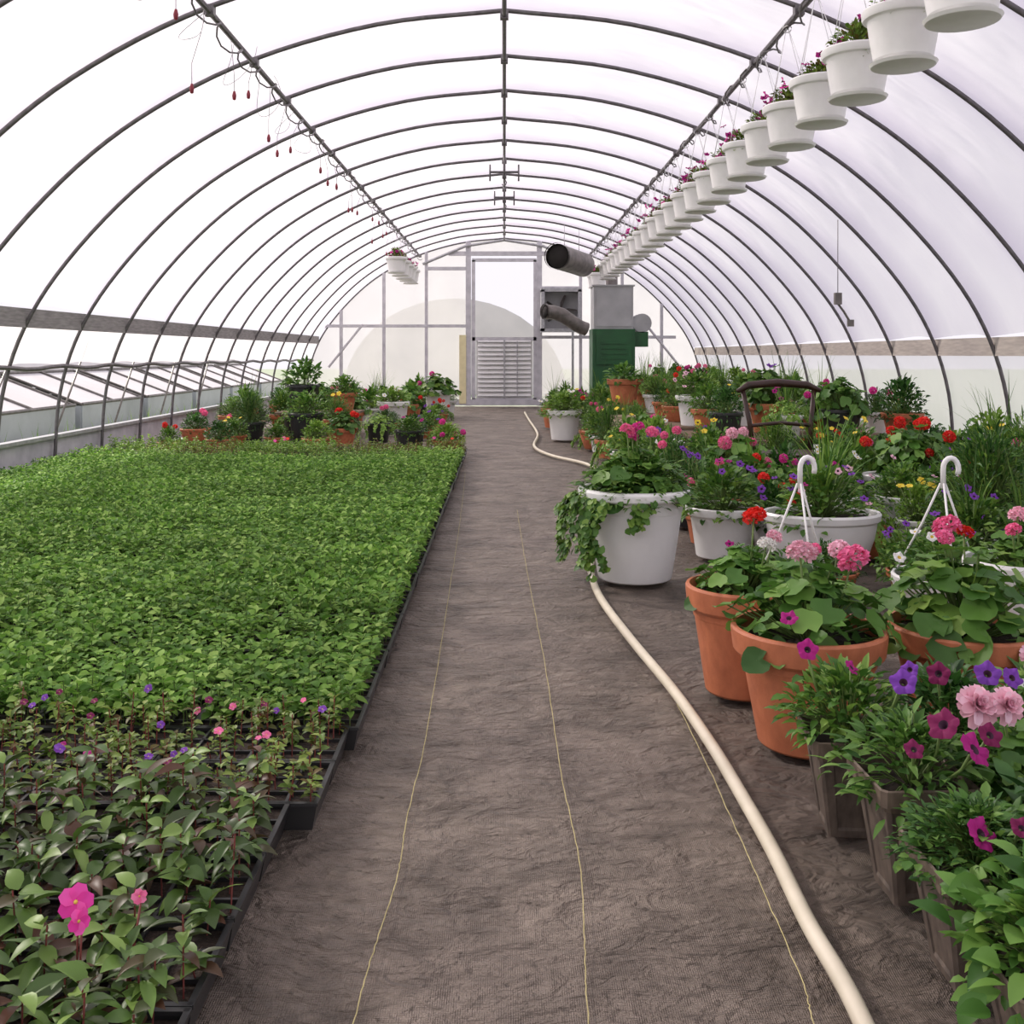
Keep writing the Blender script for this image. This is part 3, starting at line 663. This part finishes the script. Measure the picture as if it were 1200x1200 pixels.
plant(1.40,2.62,'square',.105,.25,fol='upright',mt=L_mix,fr=.2,fh=.18,explicit=[('dbl','lightpink',1.34,2.6,.43,.036),('pet','white',1.3,2.6,.37,.02)],label='taupe square grow pot with pale pink flowers',group=SG)
plant(1.14,1.70,'square',.105,.22,fol='bushbig',mt=L_ger,fr=.20,fh=.2,label='taupe square grow pot with broad green leaves',group=SG)
# mid right, on the ground
plant(1.30,6.1,'white',.22,.3,fol='bush',mt=L_mix,fr=.30,fh=.28,flowers=(('pet','violet',5,.028),('pet','magenta',3,.026)),label='white pot of violet and magenta petunias')
plant(1.78,5.75,'bowl',.24,.32,scl=1.35,fol='bush',mt=L_mix,fr=.26,fh=.3,flowers=(('pet','violet',12,.024),('pet','lightpink',5,.022),('pet','magenta',3,.026)),extra=(('spike',L_mix,.38,.4),),label='wide oval white planter of mixed violet flowers')
plant(2.35,5.15,'white',.2,.25,fol='bush',mt=L_mix,fr=.29,fh=.28,flowers=(('pet','violet',9,.025),('pet','magenta',2,.026)),extra=(('spike',L_mix,.28,.35),),label='white pot overflowing with violet petunias')
plant(2.45,4.45,'black',.2,.3,fol='fine',mt=L_mix,fr=.30,fh=.26,flowers=(('five','white',8,.015),),label='black pot of fine light green foliage')
plant(2.78,5.9,'black',.22,.3,fol='fine',mt=L_dark,fr=.38,fh=.55,extra=(('fine',L_mix,.36,.5),),label='tall feathery dark green shrub in a black pot')
plant(3.35,6.5,'black',.22,.3,fol='fine',mt=L_mix,fr=.36,fh=.6,label='tall feathery green shrub in a black pot')
plant(3.0,5.0,'black',.22,.3,fol='bush',mt=L_dark,fr=.34,fh=.4,label='leafy dark green shrub in a black pot')
plant(1.55,6.75,'terra',.18,.27,fol='ger',mt=L_ger,fr=.27,fh=.28,flowers=(('ger','pink',2,.04),('ger','red',1,.04)),label='terracotta pot of pink geraniums')
plant(2.1,6.6,'white',.2,.3,fol='bush',mt=L_mix,fr=.29,fh=.32,extra=(('spike',L_mix,.36,.5),),flowers=(('pet','white',6,.024),),label='white pot of grassy spikes and white flowers')
plant(1.72,7.6,'white',.22,.34,fol='ger',mt=L_ger,fr=.30,fh=.3,flowers=(('ger','pink',3,.05),('ger','lightpink',2,.045)),label='white pot of pink geraniums')
plant(2.95,7.4,'bowl',.2,.34,scl=1.8,z=0,fol='ger',mt=L_ger,fr=.27,fh=.38,flowers=(('ger','red',9,.048),),label='long white trough of bright red geraniums')
plant(1.3,7.2,'black',.16,.22,fol='fine',mt=L_dark,fr=.24,fh=.32,flowers=(('pet','violet',5,.025),),label='small black pot of violet flowers')
plant(1.25,8.3,'black',.18,.26,fol='fine',mt=L_mix,fr=.26,fh=.36,label='black pot of light feathery foliage')
plant(3.75,7.6,'terra',.2,.28,fol='bush',mt=L_mix,fr=.33,fh=.45,extra=(('spike',L_mix,.35,.5),),flowers=(('five','yellow',10,.026),),label='terracotta pot of yellow flowers and grassy spikes')
plant(2.9,8.45,'black',.2,.28,fol='bush',mt=L_mix,fr=.30,fh=.4,flowers=(('five','yellow',7,.026),),label='black pot of yellow daisies')
plant(4.0,6.6,'black',.2,.28,fol='fine',mt=L_dark,fr=.30,fh=.5,flowers=(('pet','magenta',3,.026),),label='black pot of bushy dark foliage')
plant(3.5,8.6,'white',.2,.28,fol='bush',mt=L_dark,fr=.28,fh=.45,flowers=(('ger','red',2,.045),),label='white pot of dark foliage with red blooms')
plant(4.1,8.6,'terra',.2,.28,fol='bush',mt=L_light,fr=.28,fh=.5,extra=(('spike',L_mix,.3,.5),),label='terracotta pot of light foliage')
plant(1.7,8.5,'terra',.2,.32,fol='bush',mt=L_mix,fr=.28,fh=.35,flowers=(('pet','yellow',6,.03),),label='terracotta pot with yellow pansies')
plant(2.3,7.25,'black',.17,.22,fol='bush',mt=L_dark,fr=.24,fh=.34,extra=(('spike',L_light,.24,.36),),label='black pot of dark foliage with pale blades')
plant(2.3,8.75,'black',.2,.3,fol='fine',mt=L_mix,fr=.26,fh=.42,extra=(('spike',L_mix,.28,.45),),label='black pot of tangled grassy foliage')
plant(3.6,4.9,'black',.2,.25,fol='bush',mt=L_mix,fr=.30,fh=.4,label='black pot of leafy bedding')
plant(2.6,6.7,'white',.17,.28,fol='bush',mt=L_mix,fr=.24,fh=.26,flowers=(('pet','lightpink',5,.026),),label='white pot of pale pink petunias')
# along the path
plant(1.45,12.3,'barrel',.24,.46,fol='spike',mt=L_mix,fr=.22,fh=.25,label='beige barrel pot with a small grassy plant')
plant(1.15,13.0,'tbowl',.2,.24,fol='bush',mt=L_mix,fr=.23,fh=.28,label='terracotta bowl of leafy green bedding')
plant(.84,14.4,'white',.25,.42,fol='bush',mt=L_light,fr=.38,fh=.31,flowers=(('pet','white',5,.035),),label='white pot of light green bushy foliage')
plant(.80,16.8,'terra',.2,.32,fol='bush',mt=L_mix,fr=.26,fh=.3,label='terracotta pot of green foliage')
plant(1.45,15.3,'black',.22,.3,fol='bush',mt=L_mix,fr=.32,fh=.5,flowers=(('ger','red',2,.05),),label='black pot with red flowers')
plant(1.5,9.4,'terra',.18,.28,fol='fine',mt=L_mix,fr=.24,fh=.33,label='terracotta pot of feathery green foliage')
plant(1.5,10.4,'white',.2,.32,fol='bush',mt=L_light,fr=.26,fh=.26,flowers=(('pet','white',5,.03),),label='white pot of light foliage with white flowers')
plant(1.35,11.4,'black',.18,.2,fol='bush',mt=L_mix,fr=.24,fh=.26,flowers=(('ger','red',1,.04),),label='black pot of bedding foliage')

# benches with plants
def bench(x,y,w,d,h):
    e=link('slatted_bench',None,loc=(x,y,0),label='low slatted wooden plant bench',cat='bench',group='plant benches')
    m=MB(); n=int(d/.13)
    for k in range(n): m.box(0,-d/2+d*(k+.5)/n,h-.015,w,.1,.03)
    link('bench_top',m.mesh('bt',[M_wood],False),e)
    lm=MB(); lm.box(0,0,(h-.03)/2,.07,.07,h-.03); lme=lm.mesh('leg',[M_wood],False)
    for a in(-1,1):
        for b in(-1,1): link('leg',lme,e,loc=(a*(w/2-.1),b*(d/2-.1),0))
FK=[('bush','mix'),('ger','ger'),('fine','mix'),('bush','dark'),('bushbig','mix'),('trail','light'),('bush','light'),('fine','dark')]
LM=dict(mix=L_mix,ger=L_ger,light=L_light,dark=L_dark)
FL=[('ger','red'),('ger','pink'),('pet','white'),('five','yellow'),('pet','violet'),('ger','hotpink'),('pet','magenta')]
PN=dict(terra='terracotta',white='white plastic',black='black plastic',tbowl='shallow terracotta',barrel='beige stoneware')
CN=dict(red='red',pink='pink',white='white',yellow='yellow',violet='violet',hotpink='bright pink',magenta='magenta')
def rnd_plant(x,y,z,rr,R=None,s=1,p=None,flw=.5,grp=None,tall=1,sp=.28):
    p=p or rr.choice(['terra','white','black','white','terra','tbowl']); fk,lm=rr.choice(FK); R=R or rr.uniform(.14,.2)*s
    fl=()
    lab='%s pot of leafy green foliage'%PN[p]
    if rr.random()<flw:
        a,b=rr.choice(FL); fl=((a,b,rr.randint(2,5),.038*s if a=='ger' else .03*s),); lab='%s pot of foliage with %s flowers'%(PN[p],CN[b])
    ex=(('spike',L_mix,.24*s,.42*s),) if rr.random()<sp else ()
    plant(x,y,p,R,R*rr.uniform(1.2,1.6)*(.6 if p=='tbowl' else 1),z=z,fol=fk,mt=LM[lm],fr=R*rr.uniform(1.2,1.45),fh=R*rr.uniform(1.2,1.8)*tall,flowers=fl,extra=ex,label=lab,var=rr.randint(0,2),group=grp)
rr=random.Random(42)
for i,yb in enumerate((10.1,11.9,13.7,15.5,17.3,19.1)):
    if yb<19: bench(2.95,yb,2.3,1.3,.40)
    else: bench(3.4,yb,1.4,1.3,.40)
    for a in range(4):
        for b in range(2):
            x=2.1+a*.57+rr.uniform(-.03,.03); y=yb-.33+b*.66+rr.uniform(-.03,.03)
            if yb>19 and x<2.9: continue
            if (i==1 and a in(0,1) and b==0): continue
            rnd_plant(x,y,.40,rr,s=1.05,flw=.45,grp='plants on the benches',tall=1.25)
for y in (11.0,12.8,14.6,16.4): rnd_plant(4.22,y,0,rr,R=.14,s=1.0,flw=.3,tall=3)
plant(2.15,11.5,'white',.23,.34,z=.40,fol='bush',mt=L_mix,fr=.30,fh=.3,flowers=(('pet','lightpink',5,.035),),label='white pot of mixed foliage on a bench')
plant(2.75,11.5,'white',.22,.3,z=.40,fol='bushbig',mt=L_mix,fr=.29,fh=.3,label='white pot of pale broad-leafed foliage')
bench(1.66,14.2,.44,.5,.5)
plant(1.66,14.2,'terra',.24,.36,z=.5,fol='bushbig',mt=L_ger,fr=.3,fh=.24,label='terracotta pot of broad leaves raised on a bench')
for (x,y) in ((1.7,13.2),(1.25,18.0),(1.55,17.1),(1.5,16.2),(.95,19.4),(3.0,21.6),(3.6,21.2),(2.9,22.3),(.9,15.5),(4.0,21.8),(1.3,21.6),(1.2,20.4),(2.1,19.4)):
    rnd_plant(x,y,0,rr,R=.2,s=1.2,flw=.3,tall=1.3)
# fill the remaining floor between the pots with smaller ones
PL.append((2.25,8.02,.3))
rr=random.Random(5); cnt=0
for yy in range(0,34):
    for xx in range(0,22):
        x=1.15+xx*.15+rr.uniform(-.04,.04); y=4.55+yy*.15+rr.uniform(-.04,.04)
        if x>4.2 or y<4.5 or (y>9.3 and x>1.75): continue
        if x<1.25+max(0,(y-8))*.05: continue
        if y<6.0 and x<2.5: continue
        near=y<7
        R=.13 if near else .15
        if all((x-a)**2+(y-b)**2>(R*1.0+c*.82)**2 for a,b,c in PL):
            rnd_plant(x,y,0,rr,R=R,s=.9,flw=.6,p=rr.choice(['black','terra','terra','white','white']),tall=1.4 if near else 1.6,sp=.12); cnt+=1
for yy in range(0,40):
    for xx in range(0,6):
        x=1.2+xx*.13; y=9.6+yy*.25
        if x>1.68: continue
        if all((x-a)**2+(y-b)**2>(.17+c*.88)**2 for a,b,c in PL):
            rnd_plant(x,y,0,rr,R=.16,s=1,flw=.45,tall=1.5,sp=.1); cnt+=1
plant(1.60,5.1,'tbowl',.16,.13,fol='fine',mt=L_dark,fr=.21,fh=.17,label='low terracotta bowl of fine dark foliage')
plant(1.15,4.85,'black',.12,.14,fol='bush',mt=L_mix,fr=.17,fh=.18,flowers=(('pet','magenta',2,.022),),label='small black pot with magenta flowers')
plant(1.98,4.95,'terra',.13,.16,fol='bush',mt=L_mix,fr=.2,fh=.22,flowers=(('pet','violet',5,.022),),label='small terracotta pot with violet flowers')
print('filled',cnt)

# chair
e=link('wooden_chair',None,loc=(2.25,8.02,0),rot=(0,0,pi+.1),scale=(1.12,1.05,.95),label='dark brown wooden chair with curved crest rail among pots',cat='chair')
m=MB(); m.box(0,0,.44,.46,.44,.03); me=m.mesh('seat',[M_brown],False); link('seat',me,e)
lm=MB(); lm.tube([(0,0,0),(0,0,.43)],[.015,.02],8); lme=lm.mesh('cleg',[M_brown])
for a in(-1,1):
    for b in(-1,1): link('leg',lme,e,loc=(a*.2,b*.19,0))
m=MB()
for a in(-1,1): m.tube([(a*.21,-.2,.45),(a*.23,-.23,.7),(a*.27,-.27,.98)],.018,8)
m.tube([(-.31,-.25,.95),(-.22,-.28,1.0),(0,-.3,1.02),(.22,-.28,1.0),(.31,-.25,.95)],[.018,.032,.036,.032,.018],8)
m.tube([(-.22,-.22,.66),(0,-.25,.68),(.22,-.22,.66)],.016,8)
link('backrest',m.mesh('back',[M_brown]),e)

# beyond the seedling bed
LB=[(-3.65,14.4),(-4.1,13.6),(-2.95,15.3),(-2.45,15.2),(-2.65,13.7),(-1.8,16.6),(-1.27,19.6),(-2.1,13.4)]
plant(-3.65,14.4,'tbowl',.28,.26,fol='bush',mt=L_mix,fr=.26,fh=.2,flowers=(('ger','pink',2,.04),),label='shallow terracotta bowl of small plants')
plant(-4.1,13.6,'tbowl',.2,.22,fol='bush',mt=L_dark,fr=.22,fh=.25,flowers=(('ger','pink',3,.045),),label='terracotta bowl with pink geraniums')
bench(-2.75,15.3,1.2,.8,.35)
plant(-3.0,15.3,'black',.25,.4,z=.35,fol='bushbig',mt=L_ger,fr=.34,fh=.42,label='black pot of broad dark leaves on a bench')
plant(-2.38,15.2,'terra',.2,.28,z=.35,fol='bush',mt=L_mix,fr=.30,fh=.3,label='leafy foliage in a terracotta pot on a bench')
plant(-2.65,13.7,'black',.24,.42,fol='bush',mt=L_mix,fr=.34,fh=.34,label='large black pot of bushy green foliage')
plant(-1.8,16.6,'white',.27,.44,z=0,fol='bush',mt=L_light,fr=.34,fh=.3,flowers=(('pet','white',4,.045),),label='white pot of pale leafy foliage')
plant(-1.27,19.6,'white',.28,.52,z=0,fol='ger',mt=L_mix,fr=.4,fh=.35,flowers=(('ger','hotpink',2,.06),),label='white pot of foliage with a bright pink bloom')
plant(-2.1,13.4,'terra',.18,.24,fol='ger',mt=L_ger,fr=.24,fh=.24,flowers=(('ger','red',4,.045),),label='terracotta pot of red geraniums')
rr=random.Random(77)
for ry,y in enumerate((11.0,11.35,11.7,12.05)):
    for c in range(8):
        x=-.69-.508*c
        s=link('bedding_flat',t_me,loc=(x,y,0),label='black flat of young bedding plants',cat='plant tray',group='flats beyond the seedling bed')
        link('foliage',rr.choice(mixg+mixg+mixv),s,loc=(0,0,TH-.015),scale=(1,1,rr.uniform(.8,1.6)))
        if rr.random()<.2 and ry>0:
            for q in range(2): link('flower_head',flower('five',rr.choice(['red','hotpink','pink'])),s,loc=(rr.uniform(-.2,.2),rr.uniform(-.1,.1),TH+.14),rot=(.7,0,0),scale=.022)
for y in (12.6,13.2,13.9,14.6,15.3,16.1,16.9,17.8,18.9,20.2):
    for x in (-4.1,-3.5,-2.95,-2.35,-1.75,-1.15,-.75):
        x2=x+rr.uniform(-.05,.05); y2=y+rr.uniform(-.06,.06)
        if x==-.75 and y>13.5: continue
        if any((x2-a)**2+(y2-b)**2<.5**2 for a,b in LB): continue
        if -3.5<x2<-2 and 14.7<y2<15.9: continue
        low=y<13.7 or (x>-2.0 and y<16.3) or (x>-1.3 and y<19)
        if low:
            if rr.random()<.85: rnd_plant(x2,y2,0,rr,R=rr.uniform(.14,.18),s=1,p=rr.choice(['tbowl','tbowl','black']),flw=.35,tall=.85,sp=0)
        elif rr.random()<.95: rnd_plant(x2,y2,0,rr,R=rr.uniform(.19,.23),s=1.15,p=rr.choice(['black','terra','terra','white','white']),flw=.25,tall=1.2,sp=.08)

# ------------------------------------------------------------------ hanging baskets under the purlins
def hbasket(x,y,i,lab,grp):
    r=random.Random(i*13+5); R=.198; H=.29; zb=2.645+r.uniform(-.01,.01)
    e=link('hanging_basket',None,loc=(x,y,zb),label=lab,cat='hanging basket',group=grp)
    link('pot',pot_mesh('hang'),e,scale=(R,R,H),rot=(0,0,r.random()*6)); link('saucer',SAUCER,e,scale=(R,R,R*.75)); link('soil',SOIL,e,loc=(0,0,H*.92),scale=R)
    link('foliage',gen('bush',L_olive,i%3),e,loc=(0,0,H*.88),rot=(0,0,r.random()*6),scale=(.185,.185,r.uniform(.15,.23)))
    for k in range(r.randint(10,16)):
        a=r.uniform(0,6.28); q=r.uniform(.05,.20)
        link('flower_head',flower('pet',r.choice(['magenta','plum','magenta','magenta','hotpink'])),e,loc=(q*cos(a),q*sin(a),H+r.uniform(.0,.17)),rot=(r.uniform(.3,1.3),0,r.uniform(-1.5,1.5)),scale=r.uniform(.024,.036))
    m=MB(); top=3.47-zb
    for k in range(4):
        a=pi/2*k+.6; m.tube([(R*.97*cos(a),R*.97*sin(a),H*.95),(.008*cos(a)+(1.97*(1 if x>0 else -1)-x),.008*sin(a),top)],.0022,4)
    m.tube([(1.97*(1 if x>0 else -1)-x+.03*cos(t),0,top+.03*sin(t)) for t in [q*.6 for q in range(11)]],.004,5)
    link('hanger',m.mesh('hw',[M_wire]),e)
y=4.47;i=0
while y<22.6:
    if not 20.1<y<21.1: hbasket(2.0,y,i,'round white hanging basket with dark magenta flowers','baskets under the purlin')
    y+=.665; i+=1
for k in range(5): hbasket(-1.93,18.3+.7*k,60+k,'white hanging basket with small reddish flowers','baskets near the end wall')

rr=random.Random(9)
for k in range(22):
    y=4.9+k*.62; z0=3.46; L_=rr.uniform(.18,.5)
    e=link('drip_line',None,loc=(-1.97,y,z0),label='thin drip tube with dark red weight hanging from purlin',cat='drip line',group='drip lines on the purlin')
    m=MB(); dx=rr.uniform(-.12,.1); m.tube([(0,0,0),(dx*.4,.02,-L_*.3),(dx,.03,-L_*.7),(dx,.03,-L_)],.0022,4); link('drip_tube',m.mesh('dt',[M_hoop]),e)
    m=MB(); m.lathe([(0,-L_-.065),(.012,-L_-.06),(.016,-L_-.03),(.009,-L_),(0,-L_+.005)],8,cx=dx,cy=.03); link('drip_weight',m.mesh('dw',[M_red]),e)
for k in range(6):
    y=5.6+k*.9; m=MB(); a0=rr.uniform(0,3)
    m.tube([(.0+.16*sin(t*1.0+a0)*(t/6),.25*cos(t+a0)*.6,-.02-.5*sin(min(t,6.0)/6*pi)*.55) for t in [q*.3 for q in range(21)]],.002,4)
    link('wire_loop',m.mesh('wl',[M_hoop]),loc=(-1.97+.02,y,3.45),label='loose loop of thin dark wire hanging from purlin',cat='wire',group='loose wires on the purlin')
for y,w in((13.6,.19),(15.8,.15)):
    e=link('ridge_bracket',None,loc=(0,y,3.84),label='dark metal cross bracket hanging below the ridge pipe',cat='bracket',group='ridge brackets')
    m=MB(); m.tube([(0,0,0),(0,0,-.32)],.014,6); m.tube([(-w,0,-.22),(w,0,-.22)],.016,6)
    for a in(-1,1): m.tube([(a*w,0,-.12),(a*w,0,-.34)],.013,6)
    m.tube([(0,0,-.3),(.03,0,-.36),(0,0,-.42),(-.03,0,-.38)],.008,5); link('bracket_bar',m.mesh('rb',[M_hoop]),e)
e=link('thermostat',None,loc=(3.42,10.5,1.72),label='small grey thermostat hanging on a cord',cat='thermostat')
m=MB(); m.tube([(0,0,.1),(.0,0,.86)],.004,4); link('cord',m.mesh('tc',[M_hoop]),e)
m=MB(); m.box(0,0,.05,.07,.05,.12); m.tube([(0,0,0),(.06,0,-.08),(.12,0,-.18)],.012,6); m.box(.13,0,-.2,.06,.04,.07); link('sensor_body',m.mesh('tb',[M_duct],False),e)

# ------------------------------------------------------------------ hose and threads
def smooth_path(P,sub=8):
    Q=[P[0]]+P+[P[-1]]; out=[]
    for i in range(1,len(Q)-2):
        a,b,c,d=[Vector(q) for q in Q[i-1:i+3]]
        for k in range(sub):
            t=k/sub; out.append(.5*((2*b)+(-a+c)*t+(2*a-5*b+4*c-d)*t*t+(-a+3*b-3*c+d)*t**3))
    out.append(Vector(P[-1])); return out
H_=.006
HP=[(.42,21,H_),(.45,18.7,H_),(.50,15.4,H_),(.39,13.3,H_),(.55,12.1,H_),(.90,11.1,H_),(1.02,9.8,H_),(.90,8.2,H_),(.70,6.9,H_),(.55,6.15,H_),(.48,5.7,H_),(.47,5.05,H_),(.53,4.3,H_),(.60,3.65,H_),(.632,3.16,H_),(.642,2.8,H_),(.646,2.46,H_),(.638,2.16,H_),(.644,1.96,H_),(.64,1.8,H_),(.62,1.4,H_),(.6,.9,H_)]
m=MB(); m.tube(smooth_path(HP),.0185,12); link('garden_hose',m.mesh('hose',[M_hose]),label='long cream-coloured hose lying along the fabric path',cat='hose')
for P in ([(-.40,10.5),(-.33,7.78),(-.278,5.05),(-.25,3.31),(-.255,2.69),(-.248,2.4),(-.265,2.1),(-.275,1.83),(-.28,1.2)],
          [(.10,8),(.12,6.2),(.14,5.05),(.16,3.95),(.165,2.97),(.18,2.46),(.165,2.1),(.152,1.83),(.15,1.2)],
          [(.60,3.6),(.60,3.03),(.59,2.46),(.578,1.99),(.56,1.83),(.53,1.2)]):
    pts=smooth_path([(a,b,-.012) for a,b in P],14); pts=[Vector((p.x+.004*noise.noise(Vector((0,p.y*6,a_))),p.y,-.014)) for a_,p in enumerate(pts)]
    m=MB(); m.tube(pts,.0014,4); link('marker_thread',m.mesh('th',[M_string]),label='thin yellow thread lying along the fabric path',cat='thread',group='yellow threads on the path')

# ------------------------------------------------------------------ light, sky, camera
w=bpy.data.worlds.new('World'); SC.world=w; w.use_nodes=True
bg=w.node_tree.nodes['Background']; bg.inputs[0].default_value=(.97,.935,1,1); bg.inputs[1].default_value=1.03
sd=bpy.data.lights.new('sun','SUN'); sd.energy=5.2; sd.angle=math.radians(5); sd.color=(1,.93,.81)
so=link('sun',sd); so.rotation_euler=Vector((.65,-.5,-.60)).to_track_quat('-Z','Y').to_euler()
cd=bpy.data.cameras.new('camera'); cd.lens=36; cd.sensor_width=36; cd.shift_x=.0075; cd.shift_y=-.154; cd.clip_end=300
co=link('camera',cd,loc=(0,0,1.2),rot=(pi/2,0,0)); SC.camera=co
print('objects',len(bpy.data.objects))
